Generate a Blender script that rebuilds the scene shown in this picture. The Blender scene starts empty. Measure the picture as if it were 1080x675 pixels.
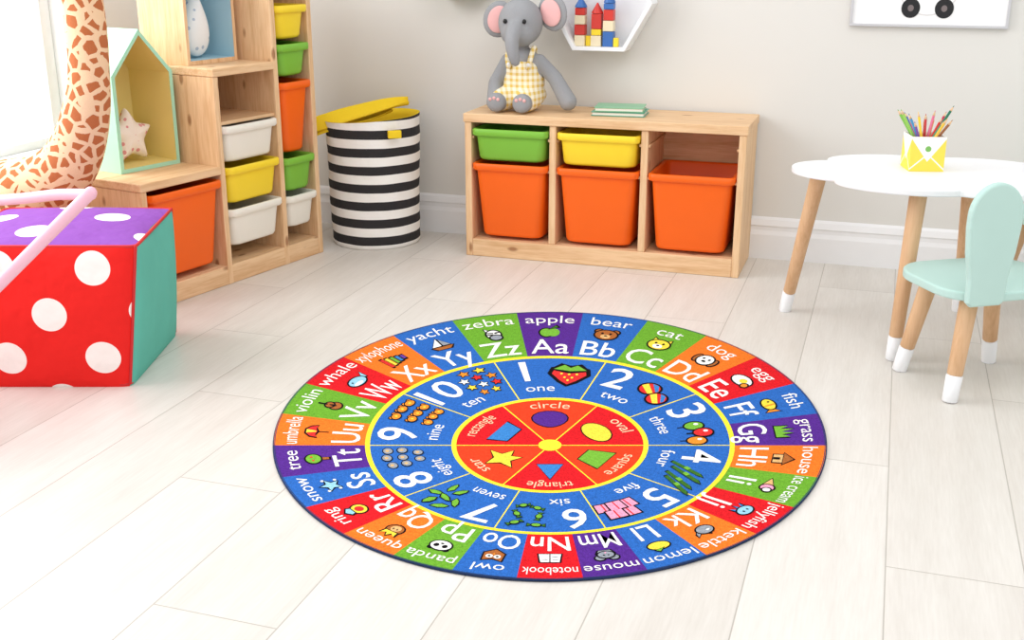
import bpy, bmesh, math, random
from math import sin, cos, pi, radians, sqrt, atan2
from mathutils import Vector, Matrix, Euler
random.seed(7)
scene = bpy.context.scene
scene.view_settings.view_transform = 'Standard'
scene.view_settings.look = 'None'

# ------------------------------------------------------------------ colour
def s2l(c):
    c = c / 255.0
    return c / 12.92 if c <= 0.04045 else ((c + 0.055) / 1.055) ** 2.4
def rgb(r, g, b):
    return (s2l(r), s2l(g), s2l(b), 1.0)

# ------------------------------------------------------------------ materials
def newmat(name):
    m = bpy.data.materials.new(name)
    m.use_nodes = True
    nt = m.node_tree
    return m, nt, nt.nodes['Principled BSDF']
def lnk(nt, a, b):
    nt.links.new(a, b)
def mth(nt, op, a, b=None, c=None, clamp=False):
    n = nt.nodes.new('ShaderNodeMath'); n.operation = op; n.use_clamp = clamp
    for i, v in enumerate((a, b, c)):
        if v is None: continue
        if isinstance(v, (int, float)): n.inputs[i].default_value = v
        else: nt.links.new(v, n.inputs[i])
    return n.outputs[0]
def mixc(nt, fac, a, b):
    n = nt.nodes.new('ShaderNodeMix'); n.data_type = 'RGBA'
    for s, v in ((n.inputs[0], fac), (n.inputs[6], a), (n.inputs[7], b)):
        if isinstance(v, (int, float)): s.default_value = v
        elif isinstance(v, tuple): s.default_value = v
        else: nt.links.new(v, s)
    return n.outputs[2]
def objco(nt):
    t = nt.nodes.new('ShaderNodeTexCoord'); return t.outputs['Object']
def sepxyz(nt, v):
    s = nt.nodes.new('ShaderNodeSeparateXYZ'); nt.links.new(v, s.inputs[0]); return s.outputs
def noise(nt, vec, scale, detail=2.0, rough=0.5):
    n = nt.nodes.new('ShaderNodeTexNoise'); n.inputs['Scale'].default_value = scale
    n.inputs['Detail'].default_value = detail; n.inputs['Roughness'].default_value = rough
    if vec is not None: nt.links.new(vec, n.inputs['Vector'])
    return n.outputs['Fac']
def mapping(nt, vec, scale=(1, 1, 1), loc=(0, 0, 0), rot=(0, 0, 0)):
    n = nt.nodes.new('ShaderNodeMapping'); nt.links.new(vec, n.inputs[0])
    n.inputs['Scale'].default_value = scale; n.inputs['Location'].default_value = loc
    n.inputs['Rotation'].default_value = rot
    return n.outputs[0]
def bump(nt, bsdf, h, strength=0.3, dist=0.002):
    b = nt.nodes.new('ShaderNodeBump'); b.inputs['Strength'].default_value = strength
    b.inputs['Distance'].default_value = dist
    nt.links.new(h, b.inputs['Height']); nt.links.new(b.outputs[0], bsdf.inputs['Normal'])

def plastic(name, col, rough=0.35, spec=0.4):
    m, nt, b = newmat(name)
    v = objco(nt); n = noise(nt, v, 9, 2)
    dark = tuple(x * 0.93 for x in col[:3]) + (1,)
    lnk(nt, mixc(nt, n, dark, col), b.inputs['Base Color'])
    b.inputs['Roughness'].default_value = rough
    b.inputs['Specular IOR Level'].default_value = spec
    return m
def fabric(name, col, sc=350, strength=0.4, var=0.85):
    m, nt, b = newmat(name)
    v = objco(nt); n = noise(nt, v, sc, 3, 0.6); n2 = noise(nt, v, 14, 2)
    dark = tuple(x * var for x in col[:3]) + (1,)
    f = mth(nt, 'MULTIPLY_ADD', n2, 0.5, mth(nt, 'MULTIPLY', n, 0.5))
    lnk(nt, mixc(nt, f, dark, col), b.inputs['Base Color'])
    b.inputs['Roughness'].default_value = 0.9
    b.inputs['Specular IOR Level'].default_value = 0.15
    bump(nt, b, n, strength, 0.002)
    return m
def wood(name, c1, c2, axis='X', knots=True, rough=0.5):
    m, nt, b = newmat(name)
    v = objco(nt)
    oi = nt.nodes.new('ShaderNodeObjectInfo')
    va = nt.nodes.new('ShaderNodeVectorMath'); va.operation = 'ADD'
    cx = nt.nodes.new('ShaderNodeCombineXYZ')
    for i in range(3): lnk(nt, mth(nt, 'MULTIPLY', oi.outputs['Random'], 7.0 + i), cx.inputs[i])
    lnk(nt, v, va.inputs[0]); lnk(nt, cx.outputs[0], va.inputs[1]); v = va.outputs[0]
    sc = {'X': (1.2, 16, 16), 'Y': (16, 1.2, 16), 'Z': (16, 16, 1.2)}[axis]
    mv = mapping(nt, v, sc)
    n = noise(nt, mv, 3.0, 4, 0.6)
    n2 = noise(nt, mv, 14.0, 2, 0.5)
    f = mth(nt, 'MULTIPLY_ADD', n2, 0.35, mth(nt, 'MULTIPLY', n, 0.75))
    r = nt.nodes.new('ShaderNodeValToRGB'); lnk(nt, f, r.inputs[0])
    r.color_ramp.elements[0].position = 0.35; r.color_ramp.elements[0].color = c2
    r.color_ramp.elements[1].position = 0.65; r.color_ramp.elements[1].color = c1
    out = r.outputs[0]
    if knots:
        ks = {'X': (3, 7, 7), 'Y': (7, 3, 7), 'Z': (7, 7, 3)}[axis]
        vo = nt.nodes.new('ShaderNodeTexVoronoi'); vo.inputs['Scale'].default_value = 2.2
        lnk(nt, mapping(nt, v, ks), vo.inputs['Vector'])
        k = mth(nt, 'SUBTRACT', 1.0, mth(nt, 'DIVIDE', vo.outputs['Distance'], 0.16, clamp=True))
        k = mth(nt, 'MULTIPLY', k, 2.2, clamp=True)
        out = mixc(nt, mth(nt, 'MULTIPLY', k, 0.75), out, rgb(142, 88, 50))
    lnk(nt, out, b.inputs['Base Color'])
    b.inputs['Roughness'].default_value = rough
    b.inputs['Specular IOR Level'].default_value = 0.3
    return m

PINE1, PINE2 = rgb(234, 198, 156), rgb(210, 165, 118)
M_pineX = wood('pine_x', PINE1, PINE2, 'X')
M_pineY = wood('pine_y', PINE1, PINE2, 'Y')
M_pineZ = wood('pine_z', PINE1, PINE2, 'Z')
M_beech = wood('beech', rgb(222, 182, 142), rgb(204, 160, 118), 'Z', knots=False)
M_white = plastic('white_paint', rgb(244, 245, 247), 0.4)
M_trim = plastic('trim_white', rgb(240, 240, 241), 0.45)
M_mint = plastic('mint_paint', rgb(188, 219, 211), 0.5, 0.3)
M_mintbox = plastic('mint_box_paint', rgb(172, 226, 196), 0.5, 0.3)
M_orange = plastic('orange_plastic', rgb(250, 104, 12), 0.4)
M_green = plastic('green_plastic', rgb(128, 192, 64), 0.4)
M_yellow = plastic('yellow_plastic', rgb(252, 220, 50), 0.4)
M_wbin = plastic('white_plastic', rgb(242, 238, 226), 0.4)
M_yelint = plastic('yellow_interior', rgb(240, 220, 140), 0.6)
M_blueint = plastic('blue_interior', rgb(176, 212, 226), 0.6)
M_black = plastic('black_bead', rgb(15, 15, 15), 0.25)
M_pink = plastic('pink_tube', rgb(244, 190, 208), 0.45)
M_pinkf = fabric('pink_felt', rgb(240, 186, 184))
M_grayf = fabric('gray_plush', rgb(164, 165, 168), 260, 0.8, 0.75)
M_yelf = fabric('yellow_canvas', rgb(250, 214, 50))
M_red = plastic('red_block', rgb(214, 60, 50)); M_blue = plastic('blue_block', rgb(60, 110, 180))
M_cream = plastic('cream_block', rgb(240, 225, 190))

# ------------------------------------------------------------------ object helpers
def link(o, parent=None):
    scene.collection.objects.link(o)
    if parent is not None: o.parent = parent
    return o
def empty(name, loc=(0, 0, 0), rz=0.0):
    e = bpy.data.objects.new(name, None); e.location = loc; e.rotation_euler = (0, 0, rz)
    e.empty_display_size = 0.05
    return link(e)
def mesh(name, verts, faces, mat, parent=None, smooth=True, loc=(0, 0, 0), rot=(0, 0, 0)):
    me = bpy.data.meshes.new(name); me.from_pydata([tuple(v) for v in verts], [], faces); me.update()
    for p in me.polygons: p.use_smooth = smooth
    if mat is not None:
        for mm in (mat if isinstance(mat, list) else [mat]): me.materials.append(mm)
    o = bpy.data.objects.new(name, me); o.location = loc; o.rotation_euler = rot
    bm = bmesh.new(); bm.from_mesh(me); bmesh.ops.recalc_face_normals(bm, faces=bm.faces); bm.to_mesh(me); bm.free()
    return link(o, parent)
def box(name, lo, hi, mat, parent=None, bev=0.003, rot=(0, 0, 0)):
    c = [(a + b) / 2 for a, b in zip(lo, hi)]; h = [abs(b - a) / 2 for a, b in zip(lo, hi)]
    v = [(sx * h[0], sy * h[1], sz * h[2]) for sx in (-1, 1) for sy in (-1, 1) for sz in (-1, 1)]
    f = [(0, 1, 3, 2), (4, 6, 7, 5), (0, 4, 5, 1), (2, 3, 7, 6), (0, 2, 6, 4), (1, 5, 7, 3)]
    o = mesh(name, v, f, mat, parent, False, c, rot)
    if bev > 0:
        md = o.modifiers.new('b', 'BEVEL'); md.width = bev; md.segments = 2
    return o
def rrect(w, d, r, n=5):
    pts = []
    for cx, cy, a0 in ((w / 2 - r, d / 2 - r, 0), (-w / 2 + r, d / 2 - r, 90), (-w / 2 + r, -d / 2 + r, 180), (w / 2 - r, -d / 2 + r, 270)):
        for i in range(n + 1):
            a = radians(a0 + 90 * i / n); pts.append((cx + r * cos(a), cy + r * sin(a)))
    return pts
def loft(name, rings, mat, parent=None, cap0=True, cap1=True, smooth=True, loc=(0, 0, 0), rot=(0, 0, 0)):
    n = len(rings[0]); V = [p for r in rings for p in r]; F = []
    for i in range(len(rings) - 1):
        for j in range(n):
            k = (j + 1) % n
            F.append((i * n + j, i * n + k, (i + 1) * n + k, (i + 1) * n + j))
    if cap0: F.append(tuple(range(n))[::-1])
    if cap1: F.append(tuple((len(rings) - 1) * n + j for j in range(n)))
    return mesh(name, V, F, mat, parent, smooth, loc, rot)
def lathe(name, prof, mat, parent=None, n=40, loc=(0, 0, 0), rot=(0, 0, 0), cap0=True, cap1=True, fn=None):
    rings = []
    for r, z in prof:
        rings.append([((r * cos(2 * pi * j / n), r * sin(2 * pi * j / n), z) if fn is None else fn(r, z, 2 * pi * j / n)) for j in range(n)])
    return loft(name, rings, mat, parent, cap0, cap1, True, loc, rot)
def edgesplit(o, ang=40):
    md = o.modifiers.new('e', 'EDGE_SPLIT'); md.split_angle = radians(ang); return o
def sweep(name, pts, radii, mat, parent=None, n=14, flat=1.0, caps=True):
    pts = [Vector(p) for p in pts]
    if not isinstance(radii, (list, tuple)): radii = [radii] * len(pts)
    radii = list(radii)
    if caps:
        d0 = (pts[0] - pts[1]).normalized(); d1 = (pts[-1] - pts[-2]).normalized()
        P = []; Rr = []
        for a in (80, 55, 28): P.append(pts[0] + d0 * radii[0] * sin(radians(a))); Rr.append(radii[0] * cos(radians(a)))
        P += pts; Rr += radii
        for a in (28, 55, 80): P.append(pts[-1] + d1 * radii[-1] * sin(radians(a))); Rr.append(radii[-1] * cos(radians(a)))
        pts, radii = P, Rr
    rings = []; up = None
    for i, p in enumerate(pts):
        t = (pts[min(i + 1, len(pts) - 1)] - pts[max(i - 1, 0)]).normalized()
        if up is None:
            up = Vector((0, 0, 1)) if abs(t.z) < 0.9 else Vector((0, 1, 0))
        s = t.cross(up).normalized(); up = s.cross(t).normalized()
        rings.append([tuple(p + (s * cos(2 * pi * j / n) + up * flat * sin(2 * pi * j / n)) * radii[i]) for j in range(n)])
    return loft(name, rings, mat, parent)
def smoothpath(pts, k=6):
    pts = [Vector(p) for p in pts]; out = []
    for i in range(len(pts) - 1):
        p0 = pts[max(i - 1, 0)]; p1 = pts[i]; p2 = pts[i + 1]; p3 = pts[min(i + 2, len(pts) - 1)]
        for j in range(k):
            t = j / k
            out.append(0.5 * ((2 * p1) + (-p0 + p2) * t + (2 * p0 - 5 * p1 + 4 * p2 - p3) * t * t + (-p0 + 3 * p1 - 3 * p2 + p3) * t ** 3))
    out.append(pts[-1]); return out
def ellipsoid(name, c, r, mat, parent=None, rot=(0, 0, 0), n=24):
    V = []; F = []; m = n // 2
    for i in range(m + 1):
        a = pi * i / m
        for j in range(n):
            b = 2 * pi * j / n
            V.append((r[0] * sin(a) * cos(b), r[1] * sin(a) * sin(b), r[2] * cos(a)))
    for i in range(m):
        for j in range(n):
            k = (j + 1) % n
            F.append((i * n + j, (i + 1) * n + j, (i + 1) * n + k, i * n + k))
    o = mesh(name, V, F, mat, parent, True, c, rot)
    bm = bmesh.new(); bm.from_mesh(o.data); bmesh.ops.remove_doubles(bm, verts=bm.verts, dist=1e-5); bm.to_mesh(o.data); bm.free()
    return o
def blob(name, elps, mat, parent=None, voxel=0.007, it=6):
    """one continuous surface from overlapping ellipsoids (cx,cy,cz,rx,ry,rz) """
    bm = bmesh.new()
    for e in elps:
        mat4 = Matrix.Translation(e[:3])
        if len(e) > 6: mat4 = mat4 @ Euler(e[6]).to_matrix().to_4x4()
        mat4 = mat4 @ Matrix.Diagonal((e[3], e[4], e[5], 1))
        bmesh.ops.create_icosphere(bm, subdivisions=3, radius=1, matrix=mat4)
    me = bpy.data.meshes.new(name); bm.to_mesh(me); bm.free(); me.materials.append(mat)
    o = link(bpy.data.objects.new(name, me), parent)
    r = o.modifiers.new('r', 'REMESH'); r.mode = 'VOXEL'; r.voxel_size = voxel; r.use_smooth_shade = True
    s = o.modifiers.new('s', 'SMOOTH'); s.factor = 0.5; s.iterations = it
    return o
def chain(p, q, r0, r1, n=8):
    p, q = Vector(p), Vector(q); out = []
    for i in range(n + 1):
        t = i / n; c = p.lerp(q, t); r = r0 + (r1 - r0) * t; out.append((c.x, c.y, c.z, r, r, r))
    return out
def inflate(name, outline, thick, mat, parent=None, loc=(0, 0, 0), rot=(0, 0, 0)):
    """puffy cushion from an outline in local XZ"""
    n = len(outline); rings = []
    ks = [0.02, 0.3, 0.55, 0.75, 0.9, 0.98, 1.0]
    for k in ks: rings.append([(x * k, -thick * sqrt(max(0, 1 - k ** 2.5)), z * k) for x, z in outline])
    for k in ks[:-1][::-1]: rings.append([(x * k, thick * sqrt(max(0, 1 - k ** 2.5)), z * k) for x, z in outline])
    o = loft(name, rings, mat, parent, loc=loc, rot=rot)
    s = o.modifiers.new('ss', 'SUBSURF'); s.levels = 1; s.render_levels = 1
    return o
def extrude_poly(name, pts, y0, y1, mat, parent=None, bev=0.0, loc=(0, 0, 0), rot=(0, 0, 0), plane='XZ'):
    if plane == 'XZ': rings = [[(x, y0, z) for x, z in pts], [(x, y1, z) for x, z in pts]]
    else: rings = [[(x, z, y0) for x, z in pts], [(x, z, y1) for x, z in pts]]
    o = loft(name, rings, mat, parent, smooth=False, loc=loc, rot=rot)
    if bev:
        md = o.modifiers.new('b', 'BEVEL'); md.width = bev; md.segments = 3; md.limit_method = 'ANGLE'; md.angle_limit = radians(50)
    return o

# ------------------------------------------------------------------ room
YB = 3.955; XL = -2.62
# floor
m, nt, b = newmat('whitewashed_planks')
g = nt.nodes.new('ShaderNodeNewGeometry'); P = sepxyz(nt, g.outputs['Position'])
PW = 0.232; PL = 1.32
u = mth(nt, 'DIVIDE', mth(nt, 'SUBTRACT', P[0], 0.073), PW)
row = mth(nt, 'FLOOR', u); fu = mth(nt, 'SUBTRACT', u, row)
off = mth(nt, 'FRACT', mth(nt, 'MULTIPLY_ADD', row, 0.3228, 20.564))
vv = mth(nt, 'ADD', mth(nt, 'DIVIDE', P[1], PL), off)
col = mth(nt, 'FLOOR', vv); fv = mth(nt, 'SUBTRACT', vv, col)
du = mth(nt, 'MULTIPLY', mth(nt, 'MINIMUM', fu, mth(nt, 'SUBTRACT', 1.0, fu)), PW)
dv = mth(nt, 'MULTIPLY', mth(nt, 'MINIMUM', fv, mth(nt, 'SUBTRACT', 1.0, fv)), PL)
gap = mth(nt, 'MINIMUM', du, dv)
line = mth(nt, 'LESS_THAN', gap, 0.0012)
soft = mth(nt, 'SUBTRACT', 1.0, mth(nt, 'DIVIDE', gap, 0.004, clamp=True))
cb = nt.nodes.new('ShaderNodeCombineXYZ'); lnk(nt, row, cb.inputs[0]); lnk(nt, col, cb.inputs[1])
wn = nt.nodes.new('ShaderNodeTexWhiteNoise'); lnk(nt, cb.outputs[0], wn.inputs['Vector'])
pos = g.outputs['Position']
gv = nt.nodes.new('ShaderNodeVectorMath'); gv.operation = 'MULTIPLY_ADD'
lnk(nt, wn.outputs['Color'], gv.inputs[0]); gv.inputs[1].default_value = (9, 9, 9); lnk(nt, mapping(nt, pos, (9, 0.9, 1)), gv.inputs[2])
n1 = noise(nt, gv.outputs[0], 2.2, 5, 0.62)
n2 = noise(nt, mapping(nt, pos, (60, 4, 1)), 3, 3, 0.6)
fac = mth(nt, 'MULTIPLY_ADD', n2, 0.4, mth(nt, 'MULTIPLY', n1, 0.6))
fac = mth(nt, 'ADD', fac, mth(nt, 'MULTIPLY', mth(nt, 'SUBTRACT', wn.outputs['Value'], 0.5), 0.2), clamp=True)
ramp = nt.nodes.new('ShaderNodeValToRGB'); lnk(nt, fac, ramp.inputs[0])
ramp.color_ramp.elements[0].position = 0.25; ramp.color_ramp.elements[0].color = rgb(206, 200, 192)
ramp.color_ramp.elements[1].position = 0.75; ramp.color_ramp.elements[1].color = rgb(227, 223, 217)
c = mixc(nt, mth(nt, 'MULTIPLY', line, 0.55), ramp.outputs[0], rgb(140, 132, 122))
lnk(nt, c, b.inputs['Base Color'])
b.inputs['Roughness'].default_value = 0.38; b.inputs['Specular IOR Level'].default_value = 0.35
bump(nt, b, mth(nt, 'SUBTRACT', mth(nt, 'MULTIPLY', n2, 0.15), soft), 0.22, 0.002)
box('floor', (XL - 0.15, -0.6, -0.06), (2.6, YB + 0.15, 0), m, None, 0)
# walls
def wallmat(name, col):
    m, nt, b = newmat(name)
    v = objco(nt); n = noise(nt, v, 160, 3); n2 = noise(nt, v, 1.3, 2)
    lnk(nt, mixc(nt, n2, tuple(x * 0.97 for x in col[:3]) + (1,), col), b.inputs['Base Color'])
    b.inputs['Roughness'].default_value = 0.9; b.inputs['Specular IOR Level'].default_value = 0.1
    bump(nt, b, n, 0.08, 0.001); return m
M_wall = wallmat('wall_paint', rgb(222, 220, 215))
box('wall_back', (XL - 0.15, YB, 0), (2.6, YB + 0.12, 2.6), M_wall, None, 0)
wy0, wy1, wz0, wz1 = 0.9, 3.22, 0.40, 2.3
V = []
wl = empty('wall_left')
M_wl = wallmat('wall_paint_left', rgb(236, 235, 233))
box('below_window', (XL - 0.12, -0.6, 0), (XL, YB, wz0), M_wl, wl, 0)
box('above_window', (XL - 0.12, -0.6, wz1), (XL, YB, 2.6), M_wl, wl, 0)
box('pier_near', (XL - 0.12, -0.6, wz0), (XL, wy0, wz1), M_wl, wl, 0)
box('pier_far', (XL - 0.12, wy1, wz0), (XL, YB, wz1), M_wl, wl, 0)
w = empty('window_1')
for nm, lo, hi in (('frame_bottom', (XL - .1, wy0, wz0), (XL - .05, wy1, wz0 + .03)), ('frame_top', (XL - .1, wy0, wz1 - .05), (XL - .05, wy1, wz1)),
                   ('frame_near', (XL - .1, wy0, wz0 + .03), (XL - .05, wy0 + .05, wz1 - .05)), ('frame_far', (XL - .1, wy1 - .05, wz0 + .03), (XL - .05, wy1, wz1 - .05)),
                   ('mullion', (XL - .09, 1.70, wz0 + .03), (XL - .06, 1.75, wz1 - .05)), ('sill', (XL - .04, wy0 - .03, wz0 - .02), (XL + .06, wy1 + .03, wz0 + .004))):
    box(nm, lo, hi, M_trim, w, 0.004)
# baseboards (stepped profile)
def baseboard(name, p0, p1, nrm):
    prof = [(0, 0), (0.018, 0), (0.018, 0.085), (0.013, 0.1), (0.013, 0.112), (0.016, 0.118), (0.010, 0.138), (0, 0.146)]
    rings = []
    for p in (p0, p1): rings.append([(p[0] + nrm[0] * d, p[1] + nrm[1] * d, z) for d, z in prof])
    o = loft(name, rings, M_trim, None, smooth=False); return o
baseboard('baseboard_back', (XL, YB), (2.6, YB), (0, -1))
baseboard('baseboard_left', (XL, -0.6), (XL, YB - 0.018), (1, 0))

# ------------------------------------------------------------------ bins
def bin_(name, x0, x1, yf, yb, ztop, zbot, mat, parent):
    """tapered storage tub with rolled rim; front at yf"""
    w = x1 - x0; d = yb - yf; cx = (x0 + x1) / 2; cy = (yf + yb) / 2; tp = 0.017 * (ztop - zbot) / 0.25 + 0.009
    def R(dw, z, r=0.014): return [(cx + x, cy + y, z) for x, y in rrect(w - dw, d - dw, r)]
    rings = [R(2 * tp + .03, zbot, .03), R(2 * tp + .006, zbot + .004, .032), R(2 * tp, zbot + .012, .03), R(.022, ztop - .024, .022), R(.006, ztop - .024, .02), R(0, ztop - .019, .02), R(0, ztop - .003, .02), R(.006, ztop, .02),
             R(.018, ztop, .02), R(.027, ztop - .006, .02), R(2 * tp + .012, zbot + .014, .018)]
    o = loft(name, rings, mat, parent); edgesplit(o, 50); return o

# ------------------------------------------------------------------ low bench
BW = .955; B = empty('toy_storage_bench', (-1.374, 3.655, 0))
D = .288; HT = .50
box('top', (-.004, -.003, HT - .03), (BW + .004, D, HT), M_pineX, B)
box('side_l', (0, 0.001, 0), (.024, D, HT - .03), M_pineZ, B)
box('side_r', (BW - .024, 0.001, 0), (BW, D, HT - .03), M_pineZ, B)
cols = [(0.024, 0.301), (0.325, 0.614), (0.638, BW - .024)]
box('divider_1', (.301, .004, .062), (.325, D - .01, HT - .03), M_pineZ, B)
box('divider_2', (.614, .004, .062), (.638, D - .01, HT - .03), M_pineZ, B)
box('plinth', (.024, .002, 0), (BW - .024, .026, .062), M_pineX, B)
box('bottom_board', (.024, .026, .045), (BW - .024, D - .01, .062), M_pineX, B)
box('back_board', (.024, D - .012, .02), (BW - .024, D - .002, HT - .03), M_pineX, B, 0)
for i, (a, c2) in enumerate(cols):
    for z in (.415, .308):
        box('runner', (a, .01, z), (a + .006, D - .02, z + .008), M_pineY, B, 0); box('runner', (c2 - .006, .01, z), (c2, D - .02, z + .008), M_pineY, B, 0)
bin_('bin_green', .028, .297, -.012, .27, .450, .340, M_green, B)
bin_('bin_yellow', .329, .610, -.012, .27, .450, .340, M_yellow, B)
for i, (a, c2) in enumerate(cols): bin_('bin_orange_%d' % (i + 1), a + .004, c2 - .004, -.012, .27, .332, .072, M_orange, B)

# ------------------------------------------------------------------ stepped shelf
S = empty('stepped_storage_shelf', (-2.029, 2.799, 0), radians(78))
SD = .40
S1, S2 = .275, .550     # left faces of the mid and tall columns
box('side_low', (-.05, 0, 0), (-.028, SD, .36), M_pineZ, S)
box('side_mid', (S1, 0, 0), (S1 + .022, SD, .66), M_pineZ, S)
box('side_tall_l', (S2, 0, 0), (S2 + .022, SD, .98), M_pineZ, S)
box('side_tall_r', (.730, 0, 0), (.752, SD, .98), M_pineZ, S)
box('top_low', (-.052, -.004, .36), (S1, SD, .385), M_pineX, S)
box('top_mid', (S1 - .002, -.004, .66), (S2, SD, .685), M_pineX, S)
box('top_tall', (S2 - .002, -.004, .98), (.754, SD, 1.005), M_pineX, S)
box('plinth', (-.028, .002, 0), (.730, .024, .062), M_pineX, S)
box('bottom_board', (-.028, .024, .045), (.730, SD, .062), M_pineX, S)
box('back_low', (-.028, SD - .012, .06), (S1, SD - .004, .36), M_pineX, S, 0)
box('back_mid', (S1 + .022, SD - .012, .06), (S2, SD - .004, .66), M_pineX, S, 0)
box('back_tall', (S2 + .022, SD - .012, .06), (.730, SD - .004, .98), M_pineX, S, 0)
bin_('bin_orange_low', -.026, S1 - .002, -.012, .36, .345, .08, M_orange, S)
for nm, zt, zb, mt in (('white_a', .505, .388, M_wbin), ('yellow', .375, .255, M_yellow), ('white_b', .240, .115, M_wbin)):
    bin_('bin_mid_' + nm, S1 + .024, S2 - .002, -.012, .36, zt, zb, mt, S)
box('mid_shelf_board', (S1 + .022, .01, .509), (S2, SD - .01, .519), M_pineX, S, 0)
for nm, zt, zb, mt in (('yellow', .858, .750, M_yellow), ('green', .735, .630, M_green), ('orange', .612, .375, M_orange), ('green_b', .362, .245, M_green), ('white', .232, .12, M_wbin)):
    bin_('bin_tall_' + nm, S2 + .024, .728, -.012, .36, zt, zb, mt, S)

def house_box(name, parent_loc, rz, w, hw, ha, dep, m_out, m_in):
    """open-fronted house-shaped display box; local x width, y depth (front y=0)"""
    E = empty(name, parent_loc, rz); t = .012
    ol = [(0, 0), (w, 0), (w, hw), (w / 2, ha), (0, hw)]
    k = t * 1.05
    il = [(k, k), (w - k, k), (w - k, hw - .3 * k), (w / 2, ha - 1.35 * k), (k, hw - .3 * k)]
    rings = [[(x, dep, z) for x, z in ol], [(x, 0, z) for x, z in ol], [(x, 0, z) for x, z in il]]
    o = loft('shell', rings, m_out, E, cap0=True, cap1=False, smooth=False)
    rings = [[(x, 0.0005, z) for x, z in il], [(x, dep - .01, z) for x, z in il]]
    loft('interior', rings, m_in, E, cap0=False, cap1=True, smooth=False)
    return E
def shelf_pt(s, d, z):
    a = radians(78); return (-2.029 + s * cos(a) - d * sin(a), 2.799 + s * sin(a) + d * cos(a), z)
ho = shelf_pt(.030, .165, .3855); hr = radians(75)
H1 = house_box('house_display_box', ho, hr, .228, .29, .42, .20, M_mintbox, M_yelint)
H2 = house_box('house_display_box', shelf_pt(.305, .13, .6855), radians(78), .22, .26, .38, .2, wood('pine_box', PINE1, PINE2, 'Z'), M_blueint)
# pillows
def dotfabric(name, base, dot, scale, thr):
    m, nt, b = newmat(name); v = objco(nt)
    vo = nt.nodes.new('ShaderNodeTexVoronoi'); vo.inputs['Scale'].default_value = scale; vo.inputs['Randomness'].default_value = 0.5
    lnk(nt, v, vo.inputs['Vector'])
    lnk(nt, mixc(nt, mth(nt, 'LESS_THAN', vo.outputs['Distance'], thr), base, dot), b.inputs['Base Color'])
    b.inputs['Roughness'].default_value = .9; bump(nt, b, noise(nt, v, 300), .3, .001); return m
star = []
for i in range(10):
    a = pi / 2 + i * pi / 5; r = 1 if i % 2 == 0 else .55
    star.append((r * cos(a), r * sin(a)))
def dens(pl, k=4):
    out = []
    for i in range(len(pl)):
        a = pl[i]; c = pl[(i + 1) % len(pl)]
        for j in range(k): out.append((a[0] + (c[0] - a[0]) * j / k, a[1] + (c[1] - a[1]) * j / k))
    return out
M_star = dotfabric('star_fabric', rgb(240, 228, 216), rgb(222, 150, 150), 42, .28)
lx, ly = .108, .085
o = inflate('star_pillow', [(x * .092, z * .092) for x, z in dens(star)], .030, M_star, None, (ho[0] + lx * cos(hr) - ly * sin(hr), ho[1] + lx * sin(hr) + ly * cos(hr), .3855 + .0130 + .0795), (radians(-6), 0, hr))
drop = []
for i in range(40):
    t = 2 * pi * i / 40; drop.append((.070 * sin(t) * abs(sin(t / 2)) ** 1.1, .105 * cos(t)))
M_drop = dotfabric('drop_fabric', rgb(236, 236, 234), rgb(180, 190, 205), 36, .22)
inflate('raindrop_pillow', drop, .035, M_drop, None, shelf_pt(.415, .20, .807), (radians(-6), radians(8), radians(78)))

# ------------------------------------------------------------------ laundry basket
m, nt, b = newmat('striped_canvas')
v = sepxyz(nt, objco(nt)); wob = noise(nt, objco(nt), 5, 2)
zz = mth(nt, 'ADD', v[2], mth(nt, 'MULTIPLY', wob, .008))
fr = mth(nt, 'FRACT', mth(nt, 'DIVIDE', mth(nt, 'SUBTRACT', zz, 0.022), .0635))
st = mth(nt, 'LESS_THAN', fr, .50)
lnk(nt, mixc(nt, st, rgb(244, 242, 238), rgb(42, 40, 42)), b.inputs['Base Color'])
b.inputs['Roughness'].default_value = .9; bump(nt, b, noise(nt, objco(nt), 14, 3), .7, .012)
LB = empty('laundry_basket', (-1.766, 3.757, 0))
def bf(r, z, a):
    rr = r * (1 + (.012 * sin(3 * a + z * 20) + .008 * sin(7 * a + 9 * z)) * (.4 + z)); return (rr * cos(a), rr * sin(a), z + (.012 * cos(a - .3) * (z / .46) ** 2))
pr = [(.14, 0.004), (.155, .0), (.161, .01)] + [(.161 + .010 * t / 12 - .002 * (t % 2), .01 + .45 * t / 12) for t in range(1, 13)]
lathe('canvas', pr, m, LB, 64, cap1=False, fn=bf)
pi_ = [(.1715, .461), (.167, .461)] + [(.158 - .010 * t / 10, .44 - .42 * t / 10) for t in range(0, 11)]
lathe('lining', pi_, M_yelf, LB, 64, cap0=False, fn=bf)
box('handle_tab', (.118, -.136, .405), (.165, -.118, .432), M_yelf, LB, .004, (0, 0, radians(35)))
def cloth(name, path, wid, th, mat, parent, amp=.010, tilt=0.0):
    n = len(path); V = []; F = []; K = 12
    for i, (p, w_) in enumerate(zip(path, wid)):
        p = Vector(p); t = (Vector(path[min(i + 1, n - 1)]) - Vector(path[max(i - 1, 0)])).normalized()
        s = t.cross(Vector((0, 0, 1))).normalized()
        for j in range(K + 1):
            q = (j / K - .5) * 2
            V.append(p + s * w_ * q + Vector((0, 0, amp * sin(q * 5 + i * .6) - .02 * q * q * min(1, w_ / .05) + .004 * sin(i * 1.7) - tilt * q)))
    for i in range(n - 1):
        for j in range(K): a = i * (K + 1) + j; F.append((a, a + 1, a + K + 2, a + K + 1))
    o = mesh(name, V, F, mat, parent)
    so = o.modifiers.new('s', 'SOLIDIFY'); so.thickness = th
    ss = o.modifiers.new('ss', 'SUBSURF'); ss.levels = 1; ss.render_levels = 2
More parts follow.
